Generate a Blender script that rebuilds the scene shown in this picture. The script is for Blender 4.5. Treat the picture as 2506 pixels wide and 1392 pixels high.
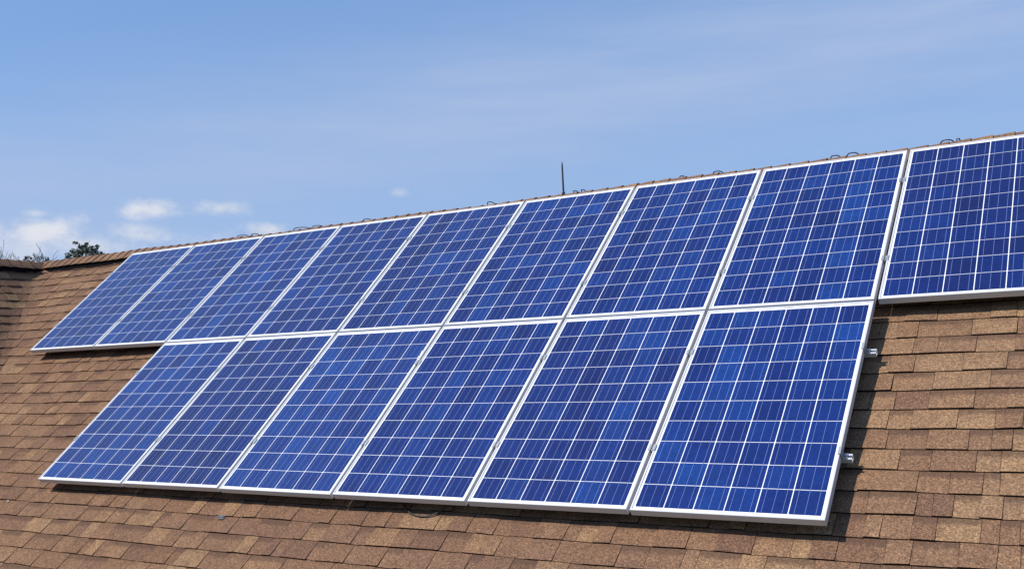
import bpy, math, random
from mathutils import Vector, Matrix

for o in list(bpy.data.objects):
    bpy.data.objects.remove(o)
S = bpy.context.scene
C = S.collection
R = math.radians

# ------------------------------------------------------------------ camera
cd = bpy.data.cameras.new('camera'); cam = bpy.data.objects.new('camera', cd); C.objects.link(cam)
cd.sensor_width = 36; cd.lens = 36.02; cd.clip_start = 0.1; cd.clip_end = 5000
cam.matrix_world = Matrix((( 0.843257,  0.069949,  0.532940,  9.4359),
                           ( 0.536707, -0.055378, -0.841949, -7.1739),
                           (-0.029381,  0.996012, -0.084241,  6.5980),
                           (0, 0, 0, 1)))
S.camera = cam
S.render.engine = 'CYCLES'
S.render.resolution_x, S.render.resolution_y = 1024, 568

# ------------------------------------------------------------------ light
SUN = Vector((-0.4572, -0.5201, 0.7214)).normalized()
SUN_EL = math.asin(SUN.z); SUN_AZ = math.atan2(SUN.x, SUN.y)
sl = bpy.data.lights.new('sun', 'SUN'); sl.energy = 5.0; sl.angle = R(0.53); sl.color = (1.0, 0.95, 0.87)
so = bpy.data.objects.new('sun', sl); C.objects.link(so)
so.rotation_euler = SUN.to_track_quat('Z', 'Y').to_euler()
S.view_settings.view_transform = 'Standard'; S.view_settings.look = 'None'
S.view_settings.exposure = 0.0; S.view_settings.gamma = 1.0
SKY_STRENGTH = 0.1


class NT:
    """small node-tree helper"""
    def __init__(s, tree):
        s.t = tree; s.n = tree.nodes; s.l = tree.links
    def new(s, typ, **kw):
        n = s.n.new(typ)
        for k, v in kw.items(): setattr(n, k, v)
        return n
    def put(s, sock, v):
        if hasattr(v, 'is_output'): s.l.new(v, sock)
        elif v is not None: sock.default_value = v
    def math(s, op, a, b=None, c=None, clamp=False):
        n = s.new('ShaderNodeMath', operation=op, use_clamp=clamp)
        s.put(n.inputs[0], a)
        if b is not None: s.put(n.inputs[1], b)
        if c is not None: s.put(n.inputs[2], c)
        return n.outputs[0]
    def dot(s, a, vec):
        n = s.new('ShaderNodeVectorMath', operation='DOT_PRODUCT')
        s.put(n.inputs[0], a); n.inputs[1].default_value = vec
        return n.outputs['Value']
    def mix(s, f, a, b, blend='MIX'):
        n = s.new('ShaderNodeMix', data_type='RGBA', blend_type=blend)
        s.put(n.inputs[0], f); s.put(n.inputs[6], a); s.put(n.inputs[7], b)
        return n.outputs[2]
    def noise(s, vec, scale, detail=2, rough=0.5):
        n = s.new('ShaderNodeTexNoise'); s.put(n.inputs['Vector'], vec)
        n.inputs['Scale'].default_value = scale; n.inputs['Detail'].default_value = detail
        n.inputs['Roughness'].default_value = rough
        return n.outputs['Fac']
    def step(s, v, lo, hi, a=0.0, b=1.0):
        n = s.new('ShaderNodeMapRange', interpolation_type='SMOOTHSTEP')
        s.put(n.inputs[0], v)
        for i, q in enumerate((lo, hi, a, b)): n.inputs[i+1].default_value = q
        return n.outputs[0]
    def ramp(s, f, stops):
        n = s.new('ShaderNodeValToRGB'); s.put(n.inputs[0], f)
        e = n.color_ramp.elements
        while len(e) < len(stops): e.new(0.5)
        for el, (p, c) in zip(e, stops): el.position = p; el.color = (*c, 1)
        return n.outputs[0]
    def attr(s, name):
        n = s.new('ShaderNodeAttribute'); n.attribute_name = name
        return n.outputs['Fac']


# sky: Nishita daylight with small cumulus low on the left and a broad thin cirrus band
W = bpy.data.worlds.new('World'); S.world = W; W.use_nodes = True
w = NT(W.node_tree); w.n.clear()
sky = w.new('ShaderNodeTexSky', sky_type='NISHITA'); sky.sun_disc = False
sky.sun_elevation = SUN_EL; sky.sun_rotation = SUN_AZ
sky.altitude = 0; sky.air_density = 1.0; sky.dust_density = 0.6; sky.ozone_density = 1.6
tc = w.new('ShaderNodeTexCoord'); D = tc.outputs['Generated']
skyc = w.mix(1.0, sky.outputs[0], (1.04, 1.29, 1.62, 1), 'MULTIPLY')
skyc = w.mix(0.55, skyc, (2.45, 4.15, 7.45, 1))                       # thin high veil

def unit(v):
    return Vector(v).normalized()
def plane_n(a, b):
    return unit(Vector(a).cross(Vector(b)))
n1 = w.noise(D, 5.0, 4, 0.55)
warp = w.new('ShaderNodeVectorMath', operation='MULTIPLY')
w.put(warp.inputs[0], D); warp.inputs[1].default_value = (3.0, 3.0, 26.0)
n2 = w.noise(warp.outputs[0], 1.6, 5, 0.6)
cir = None
for (a, b, wid, amt) in (((-0.7403, 0.6416, 0.2005), (-0.114, 0.9492, 0.2932), 0.074, 0.85),
                         ((-0.80, 0.58, 0.150), (-0.30, 0.93, 0.210), 0.045, 0.35)):
    d = w.dot(D, plane_n(a, b))
    d = w.math('ADD', d, w.math('MULTIPLY', w.math('SUBTRACT', n1, 0.5), 0.05))
    g = w.math('POWER', 2.718, w.math('MULTIPLY', w.math('POWER', w.math('DIVIDE', w.math('ABSOLUTE', d), wid), 2.0), -1.0))
    g = w.math('MULTIPLY', w.math('MULTIPLY', g, amt), w.step(n2, 0.28, 0.72, 0.58, 1.0))
    cir = g if cir is None else w.math('MAXIMUM', cir, g)
sepz = w.new('ShaderNodeSeparateXYZ'); w.put(sepz.inputs[0], D)
skyc = w.mix(w.step(sepz.outputs[2], 0.05, 0.34, 0.55, 0.0), skyc, (3.75, 5.15, 7.75, 1))     # paler towards the horizon
skyc = w.mix(cir, skyc, (4.10, 5.22, 7.65, 1))

warp2 = w.new('ShaderNodeVectorMath', operation='MULTIPLY')
w.put(warp2.inputs[0], D); warp2.inputs[1].default_value = (1.0, 1.0, 1.7)
cn = w.noise(warp2.outputs[0], 34.0, 6, 0.62)
cn2 = w.noise(warp2.outputs[0], 11.0, 3, 0.5)
edge = w.math('ADD', w.math('MULTIPLY', w.math('SUBTRACT', cn, 0.5), 1.7), w.math('MULTIPLY', w.math('SUBTRACT', cn2, 0.5), 1.0))
cm = None; up_amt = None
PUFFS = (((-0.7773, 0.6093, 0.1566), 0.030, 0.0115, 0.85), ((-0.7328, 0.6616, 0.1591), 0.036, 0.0110, 0.85),
         ((-0.6125, 0.7710, 0.1743), 0.012, 0.0055, 0.42), ((-0.7107, 0.6892, 0.1400), 0.034, 0.0120, 0.80),
         ((-0.8308, 0.5405, 0.1330), 0.052, 0.0190, 0.90), ((-0.7832, 0.6071, 0.1343), 0.040, 0.0130, 0.72),
         ((-0.8322, 0.5334, 0.1512), 0.018, 0.0060, 0.60), ((-0.8100, 0.5731, 0.1243), 0.075, 0.0150, 0.70),
         ((-0.8500, 0.5250, 0.1230), 0.130, 0.0240, 0.52), ((-0.7300, 0.6750, 0.1300), 0.110, 0.0150, 0.40),
         ((-0.8600, 0.4950, 0.1369), 0.034, 0.0170, 0.85), ((-0.930, 0.33, 0.15), 0.05, 0.02, 0.8))
for c, wa, wb, amt in PUFFS:
    c = unit(c); rt = unit((c.y, -c.x, 0)); up = rt.cross(c)
    a = w.math('DIVIDE', w.dot(D, rt), wa)
    b = w.math('DIVIDE', w.math('SUBTRACT', w.dot(D, up), 0.0), wb)
    r2 = w.math('ADD', w.math('MULTIPLY', a, a), w.math('MULTIPLY', b, b))
    r = w.math('SQRT', r2)
    front = w.math('GREATER_THAN', w.dot(D, c), 0.5)
    v = w.math('ADD', w.math('SUBTRACT', 1.0, r), edge)
    m = w.math('MULTIPLY', w.math('MULTIPLY', w.step(v, -0.05, 1.15), amt), front)
    cm = m if cm is None else w.math('MAXIMUM', cm, m)
lit = w.step(w.math('ADD', cn, w.math('MULTIPLY', cn2, 0.6)), 0.55, 1.05)
ccol = w.mix(lit, (5.4, 6.2, 7.7, 1), (7.9, 8.0, 8.5, 1))
skyc = w.mix(cm, skyc, ccol)
bg = w.new('ShaderNodeBackground'); w.put(bg.inputs[0], skyc); bg.inputs[1].default_value = SKY_STRENGTH
wo = w.new('ShaderNodeOutputWorld'); w.l.new(bg.outputs[0], wo.inputs[0])


# ------------------------------------------------------------------ helpers
def material(name, rough=0.6, color=None, metallic=0.0, spec=0.5, coat=0.0, coat_rough=0.05):
    m = bpy.data.materials.new(name); m.use_nodes = True
    t = NT(m.node_tree); p = m.node_tree.nodes['Principled BSDF']
    p.inputs['Roughness'].default_value = rough; p.inputs['Metallic'].default_value = metallic
    p.inputs['Specular IOR Level'].default_value = spec
    p.inputs['Coat Weight'].default_value = coat; p.inputs['Coat Roughness'].default_value = coat_rough
    if color: p.inputs['Base Color'].default_value = (*color, 1)
    p.inputs['Coat IOR'].default_value = 1.36            # anti-reflective solar glass
    t.p = p; t.m = m
    t.obj = t.new('ShaderNodeTexCoord').outputs['Object']
    return t

class MB:
    """mesh builder: vertices, faces, per-face and per-point float attributes"""
    def __init__(s):
        s.v = []; s.f = []; s.fa = {}; s.pa = {}
    def vert(s, p, **pa):
        s.v.append(tuple(p))
        for k, x in pa.items(): s.pa.setdefault(k, {})[len(s.v)-1] = x
        return len(s.v)-1
    def face(s, idx, **fa):
        s.f.append(tuple(idx))
        for k, x in fa.items(): s.fa.setdefault(k, {})[len(s.f)-1] = x
    def quad(s, a, b, c, d, **fa):
        s.face([s.vert(a), s.vert(b), s.vert(c), s.vert(d)], **fa)
    def box(s, x0, x1, y0, y1, z0, z1, ch=0.0):
        if ch <= 0:
            i = [s.vert((x, y, z)) for z in (z0, z1) for y in (y0, y1) for x in (x0, x1)]
            for q in ((0, 2, 3, 1), (4, 5, 7, 6), (0, 1, 5, 4), (1, 3, 7, 5), (3, 2, 6, 7), (2, 0, 4, 6)):
                s.face([i[k] for k in q])
            return
        rings = []
        for z, e in ((z0, ch), (z0+ch, 0), (z1-ch, 0), (z1, ch)):
            a0, a1, b0, b1 = x0+e, x1-e, y0+e, y1-e
            k = ch*0.6
            pts = [(a0+k, b0), (a1-k, b0), (a1, b0+k), (a1, b1-k), (a1-k, b1), (a0+k, b1), (a0, b1-k), (a0, b0+k)]
            rings.append([s.vert((x, y, z)) for x, y in pts])
        s.loft(rings)
    def loft(s, rings, cap=True):
        n = len(rings[0])
        for a, b in zip(rings, rings[1:]):
            for i in range(n): s.face((a[i], a[(i+1) % n], b[(i+1) % n], b[i]))
        if cap:
            s.face(rings[0][::-1]); s.face(rings[-1])
    def tube(s, pts, rad, n=8, cap=True):
        pts = [Vector(p) for p in pts]
        if not hasattr(rad, '__len__'): rad = [rad]*len(pts)
        rings = []; prev = None
        for i, p in enumerate(pts):
            d = (pts[min(i+1, len(pts)-1)] - pts[max(i-1, 0)]).normalized()
            if prev is None:
                a = d.orthogonal().normalized()
            else:
                a = prev - d*prev.dot(d)
                a = a.normalized() if a.length > 1e-6 else d.orthogonal().normalized()
            prev = a; b = d.cross(a)
            rings.append([s.vert(p + (a*math.cos(2*math.pi*k/n) + b*math.sin(2*math.pi*k/n))*rad[i]) for k in range(n)])
        s.loft(rings, cap)
    def build(s, name, mat, parent=None, smooth=False, loc=None):
        me = bpy.data.meshes.new(name); me.from_pydata(s.v, [], s.f)
        for k, d in s.fa.items():
            at = me.attributes.new(k, 'FLOAT', 'FACE')
            at.data.foreach_set('value', [d.get(i, 0.0) for i in range(len(s.f))])
        for k, d in s.pa.items():
            at = me.attributes.new(k, 'FLOAT', 'POINT')
            at.data.foreach_set('value', [d.get(i, 0.0) for i in range(len(s.v))])
        if smooth: me.polygons.foreach_set('use_smooth', [True]*len(s.f))
        me.materials.append(mat.m if isinstance(mat, NT) else mat); me.update()
        o = bpy.data.objects.new(name, me); C.objects.link(o)
        if parent: o.parent = parent
        if loc: o.location = loc
        return o

def tag(o, label=None, cat=None, group=None, kind=None):
    for k, v in (('label', label), ('category', cat), ('group', group), ('kind', kind)):
        if v: o[k] = v
    return o
def empty(name, loc=(0, 0, 0), rot=(0, 0, 0)):
    o = bpy.data.objects.new(name, None); C.objects.link(o); o.location = loc; o.rotation_euler = rot
    o.empty_display_size = 0.2
    return o

# ------------------------------------------------------------------ roof frame of reference
TH = R(41.5); CT, ST = math.cos(TH), math.sin(TH); H = 8.0
def rp(u, v, n):
    """u along the ridge, v down the slope, n into the roof; the panel faces lie at n = 0"""
    return Vector((u, -v*CT + n*ST, H - v*ST - n*CT))
N0 = 0.131                         # shingle deck
EXPO, V0 = 0.1388, -0.0076          # shingle exposure, first butt line
XC, VC, VR = -1.81, -0.08, -0.15   # inner corner of the two ridges
V_EAVE, X_END, WING_LEN, FIL = 5.0, 12.6, 9.0, 0.17
def xv(v): return XC + CT*(v - VC)
NM, NW = Vector((0, -ST, CT)), Vector((ST, 0, CT))
def slope(s, v, o):
    """point on the woven roof sheet: s > 0 runs along the main slope from the valley, s < 0 along the wing"""
    b = rp(xv(v), v, N0)
    if s >= FIL: p, n = b + Vector((s, 0, 0)), NM
    elif s <= -FIL: p, n = b + Vector((0, s, 0)), NW
    else:
        t = (s + FIL)/(2*FIL)
        p = b + Vector((0, -FIL, 0))*(1-t)**2 + Vector((FIL, 0, 0))*t*t
        n = NW.lerp(NM, t).normalized()
    return p + n*o

# ------------------------------------------------------------------ materials
def shingle_mat(name):
    t = material(name, rough=0.95, spec=0.15)
    tone, tint, band, vv = t.attr('tone'), t.attr('tint'), t.attr('band'), t.attr('vv')
    base = t.ramp(tone, ((0.0, (0.135, 0.079, 0.050)), (0.35, (0.180, 0.105, 0.063)), (0.7, (0.220, 0.133, 0.076)), (1.0, (0.290, 0.187, 0.102))))
    base = t.mix(1.0, base, (1.09, 1.045, 1.07, 1), 'MULTIPLY')
    base = t.mix(t.math('MULTIPLY', tint, 0.55), base, (0.163, 0.093, 0.072, 1))
    mot = t.noise(t.obj, 14.0, 4, 0.6)
    base = t.mix(t.step(mot, 0.40, 0.72, 0.0, 0.40), base, (0.118, 0.070, 0.049, 1))
    big = t.noise(t.obj, 0.9, 3, 0.5)
    base = t.mix(t.step(big, 0.35, 0.7, 0.0, 0.22), base, (0.19, 0.113, 0.075, 1))
    # granules
    vo = t.new('ShaderNodeTexVoronoi'); t.put(vo.inputs['Vector'], t.obj); vo.inputs['Scale'].default_value = 210
    gsep = t.new('ShaderNodeSeparateColor'); t.put(gsep.inputs[0], vo.outputs['Color'])
    g = t.math('MULTIPLY', gsep.outputs[0], 1.0)
    gc = t.ramp(g, ((0.0, (0.40, 0.38, 0.38)), (0.3, (0.86, 0.84, 0.82)), (0.75, (1.10, 1.10, 1.06)), (1.0, (1.75, 1.72, 1.55))))
    base = t.mix(0.85, base, gc, 'MULTIPLY')
    spk = t.noise(t.obj, 95, 3, 0.75)
    base = t.mix(1.0, base, t.ramp(spk, ((0.30, (0.62, 0.60, 0.60)), (0.50, (1.0, 1.0, 1.0)), (0.70, (1.38, 1.36, 1.28)))), 'MULTIPLY')
    # printed dark band along the top of some tabs
    e = t.math('ADD', vv, t.math('MULTIPLY', t.math('SUBTRACT', t.noise(t.obj, 45, 3), 0.5), 0.30))
    base = t.mix(t.math('MULTIPLY', t.math('MULTIPLY', t.step(e, 0.58, 0.80), band), 0.62), base, (0.085, 0.050, 0.036, 1))
    # scuffed dark specks where granules have come off
    sp = t.noise(t.obj, 60, 4, 0.7)
    clus = t.noise(t.obj, 3.1, 2)
    base = t.mix(t.math('MULTIPLY', t.step(sp, 0.635, 0.70), t.step(clus, 0.45, 0.65)), base, (0.045, 0.032, 0.028, 1))
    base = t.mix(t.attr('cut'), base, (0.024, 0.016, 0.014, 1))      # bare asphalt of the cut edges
    t.put(t.p.inputs['Base Color'], base)
    bm = t.new('ShaderNodeBump'); bm.inputs['Strength'].default_value = 0.55; bm.inputs['Distance'].default_value = 0.003
    t.put(bm.inputs['Height'], g); t.l.new(bm.outputs[0], t.p.inputs['Normal'])
    return t
SHINGLE = shingle_mat('shingle')
VENT = material('vent_plastic', 0.9, (0.006, 0.006, 0.007), spec=0.05)
FRAME = material('anodised_aluminium', 0.42, (0.74, 0.74, 0.76), metallic=0.1)
fn = FRAME.noise(FRAME.obj, 30, 3)
FRAME.put(FRAME.p.inputs['Base Color'], FRAME.mix(fn, (0.54, 0.54, 0.56, 1), (0.62, 0.62, 0.64, 1)))
CLAMP = material('clamp_aluminium', 0.40, (0.40, 0.41, 0.43), metallic=0.5)
STEEL = material('bolt_steel', 0.35, (0.30, 0.30, 0.32), metallic=0.9)
RAILM = material('rail_aluminium', 0.36, (0.74, 0.75, 0.77), metallic=0.5)
SHEET = material('white_backsheet', 0.35, (0.82, 0.83, 0.85), spec=0.3, coat=1.0)
GASKET = material('edge_seal', 0.6)
gn = GASKET.step(GASKET.noise(GASKET.obj, 9, 3), 0.42, 0.52)
GASKET.put(GASKET.p.inputs['Base Color'], GASKET.mix(gn, (0.16, 0.175, 0.20, 1), (0.70, 0.71, 0.73, 1)))
RIBBON = material('tinned_ribbon', 0.35, (0.15, 0.21, 0.44), metallic=0.0, spec=0.4, coat=1.0)
DARK = material('black_sheath', 0.5, (0.018, 0.018, 0.022))
RODM = material('weathered_copper', 0.45, (0.055, 0.045, 0.05), metallic=0.5)
PLAST = material('pale_droppings', 0.8, (0.62, 0.63, 0.62))

CELL = material('polycrystalline_silicon', 0.45, spec=0.08, coat=1.0, coat_rough=0.04)
t = CELL
tone, hue = t.attr('tone'), t.attr('hue')
base = t.ramp(tone, ((0.0, (0.0012, 0.0064, 0.070)), (0.5, (0.0022, 0.0165, 0.130)), (1.0, (0.0045, 0.042, 0.215))))
base = t.mix(t.math('MULTIPLY', hue, 0.55), base, (0.0085, 0.0100, 0.078, 1))
oi = t.new('ShaderNodeObjectInfo')
off = t.new('ShaderNodeVectorMath', operation='ADD'); t.put(off.inputs[0], t.obj)
cmb = t.new('ShaderNodeCombineXYZ'); t.put(cmb.inputs[2], t.math('MULTIPLY', oi.outputs['Random'], 37.0)); t.l.new(cmb.outputs[0], off.inputs[1])
vo = t.new('ShaderNodeTexVoronoi'); t.put(vo.inputs['Vector'], off.outputs[0]); vo.inputs['Scale'].default_value = 85
sep = t.new('ShaderNodeSeparateColor'); t.put(sep.inputs[0], vo.outputs['Color'])
gr = t.ramp(sep.outputs[0], ((0.0, (0.80, 0.78, 0.86)), (0.5, (1, 1, 1)), (1.0, (1.18, 1.25, 1.12))))
base = t.mix(0.8, base, gr, 'MULTIPLY')
base = t.mix(1.0, base, t.ramp(t.noise(off.outputs[0], 8.0, 3, 0.55), ((0.3, (0.86, 0.86, 0.88)), (0.7, (1.14, 1.16, 1.12)))), 'MULTIPLY')
sm = t.noise(off.outputs[0], 2.2, 4, 0.6)
dust = t.attr('dust')
base = t.mix(t.math('MULTIPLY', dust, t.step(sm, 0.25, 0.75, 0.55, 1.0)), base, (0.11, 0.16, 0.29, 1))
t.put(t.p.inputs['Base Color'], base)

# ------------------------------------------------------------------ the house
rng = random.Random(11)
house = empty('house', (5.0, 0.0, 0.0))
tag(house, 'house with a steep brown asphalt shingle roof that carries the solar panels', 'house')
HINV = Matrix.Translation((-5.0, 0, 0))
def house_part(mb, name, mat, smooth=False, parent=None):
    o = mb.build(name, mat, parent or house, smooth)
    if parent is None: o.matrix_parent_inverse = HINV
    return o

def wave(s, v):
    return 0.0035*math.sin(s*1.9 + v*1.3) + 0.003*math.sin(s*4.3 - v*2.7 + 1.0)

roof = MB()
def piece(s0, s1, vb, dv, tb, tt, side, tone, tint, band, j0=0.0, j1=0.0):
    """one tab of a course: s0..s1 at its butt line vb, thickness tb at the butt"""
    near = s0 < FIL + 0.3 and s1 > -FIL - 0.3
    cols = max(2, int((s1-s0)/0.07)+1) if near else 2
    sv = [s0 + (s1-s0)*k/(cols-1) for k in range(cols)]
    sv[-1] -= 0.0022
    def sh(s, d): return s + CT*d*max(-1.0, min(1.0, s/FIL))
    lo, hi, dn, hb = [], [], [], []
    for k, s in enumerate(sv):
        j = j0 + (j1-j0)*k/(cols-1)
        st = sh(s, dv)
        wb = wave(s, vb); wt = wave(s, vb-dv)
        lo.append(roof.vert(slope(s, vb+j, tb+wb), vv=0.0))
        hi.append(roof.vert(slope(st, vb-dv, tt+wt), vv=1.0))
        dn.append(roof.vert(slope(s, vb+j, -0.012+wb), vv=0.0))
    for k in range(cols-1):
        roof.face((lo[k], lo[k+1], hi[k+1], hi[k]), tone=tone, tint=tint, band=band)
        roof.face((dn[k], dn[k+1], lo[k+1], lo[k]), tone=0.0, tint=0.0, band=0.0, cut=1.0)
    if side:
        for k in ((0, -1) if side == 2 else (-1,)):
            st = sh(sv[k], dv)
            q = roof.vert(slope(st, vb-dv, -0.012+wave(st, vb-dv)), vv=1.0)
            roof.face((dn[k], lo[k], hi[k], q), tone=0.0, tint=0.0, band=0.0, cut=1.0)
def row(vb, dv):
    s = -WING_LEN + rng.uniform(0, 0.1)
    s_end = X_END - xv(vb)
    raised = rng.random() < 0.5
    jl = rng.uniform(-0.003, 0.003)
    tint_row = rng.uniform(0, 0.35)
    n = 70; us = [-WING_LEN + (s_end+WING_LEN)*k/n for k in range(n+1)] + [-0.35+0.05*k for k in range(15)]
    us = sorted(us); a_, b_ = [], []
    for q in us:
        qt = q + CT*(dv+0.02)*max(-1.0, min(1.0, q/FIL))
        a_.append(roof.vert(slope(q, vb, wave(q, vb)+0.0015), vv=0.0)); b_.append(roof.vert(slope(qt, vb-dv-0.02, wave(qt, vb-dv-0.02)-0.0025), vv=1.0))
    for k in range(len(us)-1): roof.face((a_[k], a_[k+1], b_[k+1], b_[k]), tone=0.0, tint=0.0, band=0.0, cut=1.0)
    while s < s_end:
        if s < -2.6: wd = rng.uniform(0.5, 0.9)
        else: wd = rng.choice((0.08, 0.10, 0.13, 0.15, 0.18, 0.21, 0.24))*rng.uniform(0.85, 1.15)
        e = min(s + wd, s_end)
        tone = min(1, max(0, rng.gauss(0.50, 0.19)))
        if rng.random() < 0.09: tone = rng.uniform(0.78, 0.98)
        fr = max(0.0, min(1.0, (s + xv(vb) - 5.5)/3.5))            # tab tone gets paler towards the right
        tone = min(1, tone + 0.22*fr)
        tint = min(1, max(0, (1 - 0.5*fr)*(tint_row + rng.uniform(-0.2, 0.5))))
        band = 1.0 if rng.random() < (0.25 if raised else 0.6) else rng.uniform(0, 0.3)
        jr = rng.uniform(-0.0035, 0.0035)
        if raised: piece(s, e, vb, dv, 0.0138, 0.0026, 2, tone, tint, band, jl, jr)
        else: piece(s, e, vb, dv, 0.0084, 0.0018, 1, tone, tint, band, jl, jr)
        jl = jr if rng.random() < 0.7 else rng.uniform(-0.003, 0.003)
        raised = (not raised) if rng.random() < 0.86 else raised
        s = e
i = 0
while True:
    vb = V0 + EXPO*i
    if vb > V_EAVE: break
    row(vb, min(EXPO + 0.004, vb - VR) if vb - VR < EXPO else EXPO + 0.004)
    i += 1
main_roof = house_part(roof, 'roof', SHINGLE)
main_roof['label'] = 'brown laminated asphalt shingle slope woven through a valley'

# hidden back slopes, walls, fascia
YR = rp(0, VR, N0).y; ZR = rp(0, VR, N0).z
ye, ze = rp(0, V_EAVE, N0).y, rp(0, V_EAVE, N0).z
yb = YR + (YR - ye); xl = XC - (xv(V_EAVE) - XC); xr = xv(V_EAVE)
XW = xv(VR)
back = MB()
back.quad((XW, YR, ZR), (X_END, YR, ZR), (X_END, yb, ze), (XW, yb, ze), tone=0.5, tint=0.3, band=0.0)
house_part(back, 'back_roof', SHINGLE)
back2 = MB()
yend = ye - WING_LEN + 3.4
back2.quad((XW, YR+3, ZR), (XW, yend, ZR), (xl, yend, ze), (xl, YR+3, ze), tone=0.5, tint=0.3, band=0.0)
back2.quad((XW, YR, ZR), (xl, YR, ze), (xl, yb, ze), (XW, yb, ze), tone=0.5, tint=0.3, band=0.0)
house_part(back2, 'back_roof', SHINGLE)
SIDING = material('cream_siding', 0.7)
wv = SIDING.new('ShaderNodeTexWave', wave_type='BANDS', bands_direction='Z'); SIDING.put(wv.inputs['Vector'], SIDING.obj); wv.inputs['Scale'].default_value = 2.6
SIDING.put(SIDING.p.inputs['Base Color'], SIDING.mix(wv.outputs['Fac'], (0.44, 0.40, 0.33, 1), (0.52, 0.48, 0.40, 1)))
TRIM = material('white_trim', 0.5, (0.72, 0.72, 0.70))
wl = MB()
a = 0.35
wl.box(xr-a+0.01, X_END-a, ye+a, yb-a, -0.4, ze+0.10)
wl.box(xl+a, xr-a, yend+a, yb-a-0.01, -0.4, ze+0.11)
g0, g1 = ye+a, yb-a
gx = X_END-a-0.005
wl.face([wl.vert(p) for p in ((gx, g0, ze+0.1), (gx, g1, ze+0.1), (gx, YR, ZR-0.12))])
wl.face([wl.vert(p) for p in ((xl+a, yend+a+.005, ze+0.11), (xr-a, yend+a+.005, ze+0.11), (XW, yend+a+.005, ZR-0.12))])
house_part(wl, 'wall', SIDING)
fb = MB()
fb.box(xr, X_END, ye-0.03, ye-0.005, ze-0.17, ze-0.02)
fb.box(xr+0.005, xr+0.03, yend, ye-0.03, ze-0.17, ze-0.02)
house_part(fb, 'fascia', TRIM)

# ridge cap shingles over a raised black ridge vent
def ridge_pt(along, across, o, wing=False):
    """cross-section of the ridge: across < 0 is the visible side"""
    c = abs(across); y = c*CT; z = -c*ST
    z = -ST*(math.sqrt(c*c + 0.0009) - 0.03)
    lift = (0.056 - (0.0 if wing else 0.010*max(0.0, min(1.0, along/3.0)))) + o
    if wing: return Vector((XW - (y if across > 0 else -y), YR - along, ZR + z + lift))
    return Vector((along, YR + (y if across > 0 else -y), ZR + z + lift))
ACR = (-0.165, -0.12, -0.07, -0.035, -0.012, 0.012, 0.035, 0.07, 0.12, 0.165)
def caps(wing, a0, a1):
    cap = MB(); a = a0
    sag = lambda q: 0.014*max(0, min(1, (0.35-q)/0.5)) + 0.004*math.sin(q*2.3) + 0.003*math.sin(q*5.1+1) if not wing else 0.004*math.sin(q*3)
    while a < a1:
        L = 0.152; j = rng.uniform(-0.006, 0.006); tone = min(1, max(0, rng.gauss(0.62, 0.15))); tint = rng.uniform(0, 0.7)
        bot, top, lip = [], [], []
        tw = rng.uniform(-0.003, 0.003)
        for k, c in enumerate(ACR):
            cc = c*(1 + j*2)
            e = rng.uniform(-0.002, 0.002)
            z = 0.005 if abs(c) > 0.15 else 0.0
            top.append(cap.vert(ridge_pt(a, cc, 0.001 + sag(a) - z, wing), vv=1.0))
            bot.append(cap.vert(ridge_pt(a+L+j*0.5+e, cc, 0.011 + sag(a+L) + tw*c*6 - z, wing), vv=0.0))
            lip.append(cap.vert(ridge_pt(a+L+j*0.5+e, cc, -0.001 + sag(a+L) - z, wing), vv=0.0))
        n = len(ACR)
        for k in range(n-1):
            cap.face((top[k], bot[k], bot[k+1], top[k+1]), tone=tone, tint=tint, band=0.25)
            cap.face((bot[k], lip[k], lip[k+1], bot[k+1]), tone=0.0, tint=0.0, band=0.0, cut=1.0)
        for k in (0, n-1):
            q0 = cap.vert(ridge_pt(a, ACR[k], -0.007 + sag(a), wing), vv=0.0); q1 = cap.vert(ridge_pt(a+L, ACR[k], -0.002 + sag(a+L), wing), vv=0.0)
            cap.face((top[k], bot[k], q1, q0), tone=0.1, tint=0.0, band=0.0, cut=1.0)
        a += 0.136
    return cap
house_part(caps(False, XW-0.05, X_END-0.1), 'ridge_cap', SHINGLE)
house_part(caps(True, -0.06, 9.5), 'ridge_cap', SHINGLE)
def vent(wing, a0, a1):
    m = MB()
    prof = [(-0.145, -0.070), (-0.145, -0.016), (-0.07, -0.010), (0.0, -0.010), (0.07, -0.010), (0.145, -0.016), (0.145, -0.070)]
    rings = [[m.vert(ridge_pt(a, c, o, wing)) for c, o in prof] for a in (a0, a1)]
    m.loft(rings, cap=True)
    return m
_save = ridge_pt
house_part(vent(False, XW+0.14, X_END-0.12), 'ridge_vent', VENT)
house_part(vent(True, -0.1, 9.3), 'ridge_vent', VENT)

# ------------------------------------------------------------------ solar panels
P, PW, PL, RP = 1.010, 0.990, 1.594, 1.606        # pitch, width, length, row pitch
FH, LIP = 0.040, 0.0105
def frame_mesh():
    m = MB()
    def ring(e, z): return [m.vert(p) for p in ((e, -PL+e, z), (PW-e, -PL+e, z), (PW-e, -e, z), (e, -e, z))]
    rs = [ring(0.028, -FH), ring(0, -FH), ring(0, -0.0012), ring(0.0012, 0), ring(LIP-0.0008, 0), ring(LIP, -0.0008), ring(LIP, -0.0042)]
    m.loft(rs, cap=False)
    rs2 = [ring(0.028, -FH), ring(0.028, -FH+0.002), ring(0.002, -FH+0.002), ring(0.002, -0.008)]
    m.loft(rs2[::-1], cap=False)
    return m
def sheet_mesh():
    m = MB(); e = LIP
    m.box(e-0.004, PW-e+0.004, -PL+e-0.004, -e+0.004, -0.0080, -0.0034)
    return m
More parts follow.
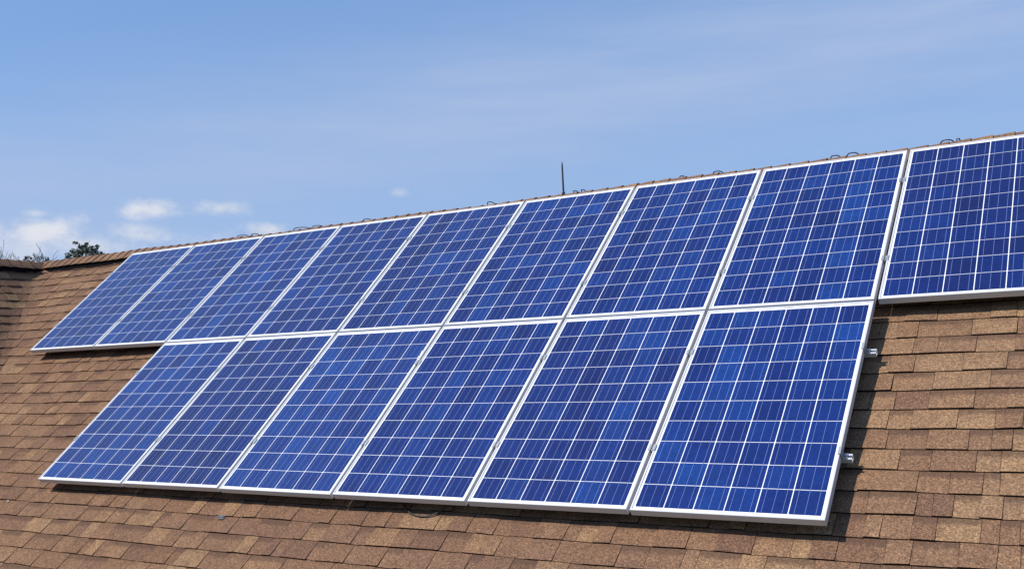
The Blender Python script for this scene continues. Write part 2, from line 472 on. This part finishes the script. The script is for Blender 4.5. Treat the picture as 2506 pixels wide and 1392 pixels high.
def seal_mesh():
    m = MB(); e = LIP; k = 0.0015; z = -0.0030
    a, b, c, d = e, PW-e, -PL+e, -e
    m.quad((a, c, z), (b, c, z), (b, c+k*1.3, z), (a, c+k*1.3, z))
    m.quad((a, d-k, z), (b, d-k, z), (b, d, z), (a, d, z))
    m.quad((a, c+k*1.3, z), (a+k, c+k*1.3, z), (a+k, d-k, z), (a, d-k, z))
    m.quad((b-k, c+k*1.3, z), (b, c+k*1.3, z), (b, d-k, z), (b-k, d-k, z))
    return m
MX, MT, MBm = 0.0205, 0.0290, 0.0250
CW, CL = (PW-2*MX)/6, (PL-MT-MBm)/10
GX, GY = 0.0050, 0.0036
def cells_mesh(seed, bias, hueb, dust):
    r = random.Random(seed); m = MB(); z = -0.0029; ch = 0.0025
    colb = [r.gauss(0, 0.07) for _ in range(6)]
    for i in range(6):
        for j in range(10):
            x0, x1 = MX+i*CW+GX/2, MX+(i+1)*CW-GX/2
            y1, y0 = -(MT+j*CL+GY/2), -(MT+(j+1)*CL-GY/2)
            tone = min(1, max(0, 0.5 + bias + colb[i] + r.gauss(0, 0.11)))
            if r.random() < 0.06: tone = max(0, tone-0.22)
            hue = min(1, max(0, hueb + r.uniform(-0.25, 0.35)))
            idx = [m.vert((x, y, z)) for x, y in ((x0+ch, y0), (x1-ch, y0), (x1, y0+ch), (x1, y1-ch), (x1-ch, y1), (x0+ch, y1), (x0, y1-ch), (x0, y0+ch))]
            m.face(idx, tone=tone, hue=hue, dust=dust)
    return m
def ribbons_mesh():
    m = MB(); z = -0.0025; hw = 0.0009
    for i in range(6):
        for q in (1/6, 0.5, 5/6):
            x = MX + i*CW + GX/2 + q*(CW-GX)
            m.quad((x-hw, -PL+MBm-0.002, z), (x+hw, -PL+MBm-0.002, z), (x+hw, -MT+0.002, z), (x-hw, -MT+0.002, z))
    return m
fm, sm_, gm, rm = frame_mesh(), sheet_mesh(), seal_mesh(), ribbons_mesh()
shared = None
ORD = ('first', 'second', 'third', 'fourth', 'fifth', 'sixth', 'seventh', 'eighth')
def solar_panel(col, rowi, label, bias, hue, dust, seed):
    global shared
    jit = random.Random(seed*7+1)
    o = empty('solar_panel', rp(col*P + (P-PW)/2, rowi*RP, 0.0), (TH + R(jit.uniform(-0.06, 0.06)), R(jit.uniform(-0.08, 0.08)), 0))
    tag(o, label, 'solar panel', 'blue solar panels mounted in two rows on the roof')
    if shared is None:
        shared = [fm.build('frame', FRAME, o), sm_.build('backsheet', SHEET, o), gm.build('edge_seal', GASKET, o), rm.build('busbar_ribbons', RIBBON, o)]
    else:
        for s in shared:
            c = s.copy(); C.objects.link(c); c.parent = o
    cells_mesh(seed, bias, hue, dust).build('cell_grid', CELL, o)
TOP = (  # label, tone bias, violet share, dust film
 ('leftmost solar panel of the upper row, beside the roof valley', -0.02, 0.30, 0.045),
 ('second upper-row solar panel from the left, over shaded bare shingles', 0.03, 0.22, 0.045),
 ('third upper-row solar panel from the left, directly above the leftmost lower panel', 0.02, 0.25, 0.035),
 ('fourth upper-row solar panel from the left, directly above the second lower panel', -0.02, 0.25, 0.03),
 ('fifth upper-row solar panel from the left, left of the panel below the lightning rod', -0.06, 0.35, 0.03),
 ('upper-row solar panel directly below the lightning rod on the ridge', 0.02, 0.15, 0.015),
 ('upper-row solar panel just right of the one below the lightning rod', 0.02, 0.18, 0.01),
 ('upper-row solar panel directly above the rightmost lower panel', 0.03, 0.12, 0.01),
 ('far right upper-row solar panel, cut off by the photo edge', -0.10, 0.45, 0.01))
BOT = (
 ('leftmost solar panel of the lower row, its left edge over sunlit shingles', 0.10, 0.15, 0.04),
 ('second solar panel from the left in the lower row', -0.10, 0.32, 0.03),
 ('pale dusty lower-row solar panel with a white bird dropping near its top right', 0.16, 0.10, 0.045),
 ('lower-row solar panel right of the one with the bird dropping', -0.04, 0.15, 0.015),
 ('lower-row solar panel just left of the rightmost lower panel', -0.02, 0.25, 0.02),
 ('rightmost solar panel of the lower row, rail ends sticking out beside it', 0.16, 0.06, 0.01))
for k, a_ in enumerate(TOP): solar_panel(k, 0, *a_, seed=20+k)
for k, a_ in enumerate(BOT): solar_panel(k+2, 1, *a_, seed=60+k)

# ------------------------------------------------------------------ mounting rails with their feet and clamps
def rail_beam(u0, u1):
    m = MB(); hw, z0, z1, sl_, lp = 0.018, -0.068, -0.041, 0.0075, 0.010
    pr = [(-hw, z0), (hw, z0), (hw, z1), (sl_, z1), (sl_, z1-lp), (hw-0.005, z1-lp), (hw-0.005, z1-0.021), (-hw+0.005, z1-0.021),
          (-hw+0.005, z1-lp), (-sl_, z1-lp), (-sl_, z1), (-hw, z1)]
    a = [m.vert((u0, y, z)) for y, z in pr]; b = [m.vert((u1, y, z)) for y, z in pr]
    n = len(pr)
    for i in range(n): m.face((a[i], b[i], b[(i+1) % n], a[(i+1) % n]))
    for e in (a, b):
        for q in ((0, 1, 6, 7), (1, 2, 5, 6), (0, 7, 8, 11), (2, 3, 4, 5), (8, 9, 10, 11)): m.face([e[k] for k in q])
    return m
def mid_clamp():
    m = MB(); L = 0.021; gw = 0.0100; fl = 0.0105
    m.box(-gw-fl, -gw+0.002, -L, L, 0.0006, 0.0040, 0.0006)
    m.box(gw-0.002, gw+fl, -L, L, 0.0006, 0.0040, 0.0006)
    m.box(-gw+0.002, -gw+0.0045, -L, L, -0.022, 0.0034)
    m.box(gw-0.0045, gw-0.002, -L, L, -0.022, 0.0034)
    m.box(-gw+0.0045, gw-0.0045, -L, L, -0.0075, -0.0035)
    return m
def bolt(z0, z1, r=0.0062):
    m = MB(); rings = []
    for z, q in ((z0, r), (z1-0.001, r), (z1, r*0.82)):
        rings.append([m.vert((q*math.cos(math.pi*k/3), q*math.sin(math.pi*k/3), z)) for k in range(6)])
    m.loft(rings)
    rings = [[m.vert((0.003*math.cos(math.pi*k/4), 0.003*math.sin(math.pi*k/4), z)) for k in range(8)] for z in (-0.06, z0+0.0001)]
    m.loft(rings)
    return m
def end_clamp(sg):
    """sg = +1: clamp on the right-hand edge of a panel, body standing on the rail beside the frame"""
    m = MB(); L = 0.025
    def bx(x0, x1, *r, **k):
        if sg < 0: x0, x1 = -x1, -x0
        m.box(x0, x1, *r, **k)
    bx(-0.0105, 0.0034, -L, L, 0.0006, 0.0040, ch=0.0006)
    bx(0.0008, 0.0034, -L, L, -0.0405, 0.0006)
    bx(0.0034, 0.026, -0.016, 0.016, -0.0405, -0.0350, ch=0.0006)
    bx(0.0034, 0.0065, -0.016, 0.016, -0.0350, -0.018)
    return m
def foot():
    m = MB()
    m.box(-0.030, 0.030, -0.075, -0.0235, -0.1235, -0.1165, 0.001)
    m.box(-0.030, 0.030, -0.0285, -0.0215, -0.1165, -0.052, 0.001)
    m.box(-0.045, 0.045, -0.09, 0.06, -0.126, -0.1236)
    return m
mc, bm_, ft = mid_clamp(), bolt(-0.0035, 0.0015), foot()
el, er, eb = end_clamp(-1), end_clamp(1), bolt(-0.035, -0.028, 0.0075)
tmpl = {}
def inst(key, mb, name, mat, parent, loc):
    if key in tmpl:
        o = tmpl[key].copy(); C.objects.link(o)
    else:
        o = mb.build(name, mat); tmpl[key] = o
    o.parent = parent; o.location = loc
    return o
for v, u0, u1, seams, l_edge, r_edge, lab in (
        (0.366, -0.035, 9.20, range(1, 9), 0.0100, None, 'upper aluminium rail under the upper row of panels, nearest the ridge'),
        (1.212, -0.035, 9.20, range(1, 9), 0.0100, None, 'lower aluminium rail under the upper row of panels'),
        (1.994, 1.985, 8.127, range(3, 8), 2*P+0.0100, 8*P-0.0100, 'upper rail under the lower row, its bright end sticking out beside the rightmost panel'),
        (2.766, 1.985, 8.117, range(3, 8), 2*P+0.0100, 8*P-0.0100, 'lowest rail under the lower row, its bright end sticking out near the bottom corner')):
    root = empty('mounting_rail', rp(0, v, 0), (TH, 0, 0))
    tag(root, lab, 'rail', 'aluminium rails carrying the solar panels')
    rail_beam(u0, u1).build('beam', RAILM, root)
    for k in seams:
        c = inst('mid', mc, 'clamp', CLAMP, root, (k*P, rng.uniform(-0.003, 0.003), 0))
        inst('bolt', bm_, 'bolt', STEEL, c, (0, 0, 0))
    if l_edge is not None:
        c = inst('el', el, 'end_clamp', CLAMP, root, (l_edge, 0, 0)); inst('ebolt', eb, 'bolt', STEEL, c, (-0.018, 0, 0))
    if r_edge is not None:
        c = inst('er', er, 'end_clamp', CLAMP, root, (r_edge, 0, 0)); inst('ebolt', eb, 'bolt', STEEL, c, (0.018, 0, 0))
    q = u0 + 0.42
    while q < u1 - 0.2:
        inst('foot', ft, 'foot', CLAMP, root, (q, 0, 0)); q += 1.2

# ------------------------------------------------------------------ lightning protection on the ridge
rx = 5.303
rb = ridge_pt(rx, 0.0, 0.016)
rod = empty('lightning_rod', rb, (0, R(-1.0), 0))
tag(rod, 'dark pointed lightning rod standing upright on the roof ridge', 'lightning rod')
m = MB()
m.tube([(0, 0, -0.02), (0, 0, 0.02), (0, 0, 0.215), (0, 0, 0.235), (0, 0, 0.258), (0, 0, 0.268)], [0.0082, 0.0080, 0.0070, 0.0062, 0.0035, 0.0006], 14)
m.build('shaft', RODM, rod, True)
m = MB(); m.tube([(0, 0, -0.03), (0, 0, 0.004), (0, 0, 0.012)], [0.014, 0.014, 0.009], 12); m.build('base', RODM, rod)

cr = random.Random(4)
bumps = [(1.37, 1.58, .010), (1.598, 1.728, .006), (2.163, 2.433, .010), (2.433, 2.611, .011), (3.095, 3.221, .009), (4.515, 4.605, .017), (5.381, 5.437, .012), (5.456, 5.506, .014),
         (6.325, 6.39, .009), (6.595, 6.70, .011), (7.490, 7.58, .011), (7.605, 7.71, .013), (8.230, 8.340, .016), (8.345, 8.372, .016)]
pts = []
u = -1.2
while u < 9.6:
    h = 0.0; ac = 0.055
    for b0, b1, hh in bumps:
        if b0 < u < b1:
            q = math.sin(math.pi*(u-b0)/(b1-b0)); h = 0.42*hh*q**0.8; ac = 0.055*(1-q) - 0.01*q
    p = ridge_pt(u, ac, 0.018 + h + 0.002*math.sin(u*9))
    pts.append(p); u += 0.012
cb = MB(); cb.tube(pts, 0.0042, 6)
cable = cb.build('ridge_cable', DARK, None, True)
tag(cable, 'thin dark cable running along the roof ridge and looping up above the panel tops', 'cable')

# wire hanging out below the lower row
wp = [rp(5.47, 3.02, 0.075), rp(5.50, 3.11, 0.08), rp(5.545, 3.17, 0.10), rp(5.60, 3.21, 0.108), rp(5.66, 3.232, 0.110), rp(5.72, 3.238, 0.110), rp(5.78, 3.226, 0.108), rp(5.84, 3.19, 0.10), rp(5.87, 3.12, 0.08), rp(5.88, 3.03, 0.07)]
def smooth_path(p, n=6):
    out = []
    for i in range(len(p)-1):
        a0, a1, a2, a3 = p[max(i-1, 0)], p[i], p[i+1], p[min(i+2, len(p)-1)]
        for k in range(n):
            t = k/n
            out.append(0.5*((2*a1) + (a2-a0)*t + (2*a0-5*a1+4*a2-a3)*t*t + (3*a1-a0-3*a2+a3)*t**3))
    out.append(p[-1]); return out
m = MB(); m.tube(smooth_path(wp), 0.0042, 6)
tag(m.build('hanging_wire', DARK, None, True), 'black wire loop hanging below the lower edge of the lower panels', 'wire')

# bird dropping and scraps
def splat(name, u, v, n, pieces, mat, label, cat, seed):
    r = random.Random(seed); m = MB()
    for (du, dv, ru, rv) in pieces:
        k = 12; base = [], []
        ang = [2*math.pi*i/k for i in range(k)]; rr = [r.uniform(0.7, 1.2) for _ in ang]
        lo = [m.vert((du+ru*q*math.cos(a), -(dv+rv*q*math.sin(a)), 0.0)) for a, q in zip(ang, rr)]
        hi = [m.vert((du+ru*.7*q*math.cos(a), -(dv+rv*.7*q*math.sin(a)), 0.0016)) for a, q in zip(ang, rr)]
        for i in range(k): m.face((lo[i], lo[(i+1) % k], hi[(i+1) % k], hi[i]))
        m.face(hi)
    o = m.build(name, mat); o.location = rp(u, v, n); o.rotation_euler = (TH, 0, 0)
    return tag(o, label, cat)
splat('bird_dropping', 5.020, 1.885, 0.0024, ((0, 0, 0.010, 0.028), (0.008, 0.035, 0.007, 0.022), (0.012, 0.078, 0.006, 0.030), (-0.004, 0.05, 0.006, 0.020)), PLAST,
      'white bird dropping running down the pale dusty lower-row panel', 'bird dropping', 3)
TWIG = material('grey_scrap', 0.8, (0.22, 0.23, 0.27))
m = MB(); m.tube([(-0.035, -0.006, 0), (-0.01, 0.003, 0.004), (0.02, -0.002, 0.006), (0.04, 0.01, 0.003)], [0.003, 0.006, 0.006, 0.002], 6)
m.tube([(-0.02, -0.012, 0.001), (0.012, -0.016, 0.004), (0.03, -0.02, 0.003)], [0.002, 0.005, 0.002], 6)
o = m.build('twig', TWIG); o.location = rp(4.10, 3.34, N0-0.012); o.rotation_euler = (TH, 0, 0.5)
tag(o, 'small grey twig lying on the shingles below the lower panels', 'twig')
m = MB(); m.tube([(-0.012, 0, 0), (0, 0.002, 0.003), (0.012, 0.0, 0.001)], [0.003, 0.006, 0.003], 6)
o = m.build('paper_scrap', PLAST); o.location = rp(1.68, 3.34, N0-0.012); o.rotation_euler = (TH, 0, 0.2)
tag(o, 'tiny pale scrap on the shingles at the far left', 'scrap')

# ------------------------------------------------------------------ ground
GR = material('lawn', 0.95, spec=0.1)
GR.put(GR.p.inputs['Base Color'], GR.ramp(GR.noise(GR.obj, 0.35, 8, 0.65), ((0.3, (0.035, 0.055, 0.018)), (0.5, (0.060, 0.085, 0.028)), (0.75, (0.115, 0.105, 0.050)))))
m = MB(); m.quad((-1500, -1500, 0), (1500, -1500, 0), (1500, 1500, 0), (-1500, 1500, 0))
tag(m.build('ground', GR), kind='structure')

# ------------------------------------------------------------------ trees beyond the ridge
def bark_mat(name, c):
    t = material(name, 0.9, spec=0.2)
    t.put(t.p.inputs['Base Color'], t.ramp(t.noise(t.obj, 6, 4), ((0.3, tuple(x*0.6 for x in c)), (0.7, c))))
    return t
BARK = bark_mat('bark', (0.13, 0.11, 0.095)); GREY = bark_mat('grey_twigs', (0.20, 0.18, 0.175))
def leaf_mat(name, a, b):
    t = material(name, 0.6, spec=0.3)
    t.put(t.p.inputs['Base Color'], t.mix(t.attr('tone'), (*a, 1), (*b, 1)))
    return t
LEAF = leaf_mat('leaves', (0.055, 0.072, 0.058), (0.120, 0.145, 0.105))  # greens lightened and greyed, distance haze put into the leaf colour
DRY = leaf_mat('dry_leaves', (0.075, 0.070, 0.060), (0.15, 0.13, 0.11))
def branch(m, p, d, L, r, depth, rg, tips, spread=0.6, up=0.15, kids=3):
    n = 4; pts = [p]; q = p; dd = d.copy()
    for k in range(n):
        dd = (dd + Vector((rg.gauss(0, .13), rg.gauss(0, .13), rg.gauss(0, .10) + up*0.25))).normalized()
        q = q + dd*(L/n); pts.append(q)
    m.tube(pts, [max(0.014, r*(1 - 0.55*k/n)) for k in range(n+1)], 6 if r > 0.03 else 4, cap=False)
    if depth == 0:
        tips.append(q); return
    for k in range(kids):
        f = rg.uniform(0.45, 1.0) if k else 1.0
        b = pts[max(1, int(f*n))]
        ax = Vector((rg.gauss(0, 1), rg.gauss(0, 1), rg.gauss(0.2, .6))).normalized()
        nd = (dd + ax*spread*rg.uniform(0.6, 1.3)).normalized()
        branch(m, b, nd, L*rg.uniform(0.60, 0.82), r*0.5, depth-1, rg, tips, spread, up, kids)
def leaves(m, centre, rad, n, size, rg):
    for _ in range(n):
        d = Vector((rg.gauss(0, 1), rg.gauss(0, 1), rg.gauss(0, 1))).normalized()*rad*rg.random()**0.45
        p = centre + Vector((d.x, d.y, d.z*0.75))
        a = Vector((rg.gauss(0, 1), rg.gauss(0, 1), rg.gauss(0, 0.6))).normalized()
        b = a.orthogonal().normalized(); s = size*rg.uniform(0.6, 1.3)
        m.face([m.vert(x) for x in (p-a*s, p+b*s*0.45, p+a*s, p-b*s*0.45)], tone=rg.random())
def tree(name, label, x, y, h, crown_h, crown_w, seed, leafy, leafm, nclump=60, nleaf=26, lsize=0.10, depth=4, spread=0.6, group='trees showing above the ridge'):
    rg = random.Random(seed); root = empty(name, (x, y, 0)); tag(root, label, 'tree', group)
    tr = MB(); tips = []
    base_h = h - crown_h
    tr.tube([(0, 0, -0.3), (0.1, 0, base_h*0.5), (0, 0.1, base_h)], [0.03*h*0.55, 0.02*h*0.5, 0.012*h*0.6], 8)
    for k in range(5):
        a = 2*math.pi*k/5 + rg.uniform(-.4, .4)
        branch(tr, Vector((0, 0.1, base_h*rg.uniform(0.88, 0.99))), Vector((math.cos(a)*spread*1.1*crown_w/crown_h, math.sin(a)*spread*1.1*crown_w/crown_h, 1)).normalized(), crown_h*0.40, 0.0065*h, depth, rg, tips, spread)
    branch(tr, Vector((0, 0.1, base_h)), Vector((0, 0, 1)), crown_h*0.42, 0.0085*h, depth, rg, tips, spread)
    zt = max(t.z for t in tips)
    tr.build('trunk', BARK if leafy > 1 else GREY, root)
    cr_ = MB()
    if leafy:
        rw = crown_w/2; rh = min(crown_h*0.5, 2.6); cz = zt - rh*0.97
        for _ in range(nclump):
            while True:
                d = Vector((rg.gauss(0, 1), rg.gauss(0, 1), rg.gauss(0, 1))).normalized()*rg.random()**0.4
                if math.sin(d.x*7+seed)+math.sin(d.y*6)+math.sin(d.z*8+2) > -1.3: break
            leaves(cr_, Vector((d.x*rw, d.y*rw, cz + d.z*rh)), rg.uniform(0.18, 0.40)*max(0.8, rw/2), nleaf, lsize, rg)
        cr_.build('crown', leafm, root)
    sc = h/zt
    root.scale = (1, 1, sc)
    return root
tree('leafy_tree', 'dark green leafy treetop above the ridge left of the panels', -60.25, 41.5, 17.55, 5.5, 3.3, 5, 2, LEAF, 300, 34, 0.10, 4, 0.5)
tree('bare_tree', 'thin bare grey treetop above the far left of the ridge', -62.75, 37.7, 17.3, 7.0, 2.4, 9, 0, DRY, depth=4, spread=0.55)
tree('bushy_tree', 'low brownish twiggy treetop right of the bare tree', -62.1, 38.75, 16.5, 4.5, 3.0, 14, 1, DRY, 330, 14, 0.085, 4, 0.6)
tree('bare_tree', 'bare twig tips peeking over the ridge at the photo left edge', -63.5, 36.5, 16.6, 6.0, 2.2, 21, 1, DRY, 90, 8, 0.07, 4, 0.5)
tree('bare_tree', 'faint twig tips peeking over the ridge between leafy tree and first panel', -59.2, 43.0, 16.75, 6.0, 2.6, 33, 0, DRY, depth=4, spread=0.5)
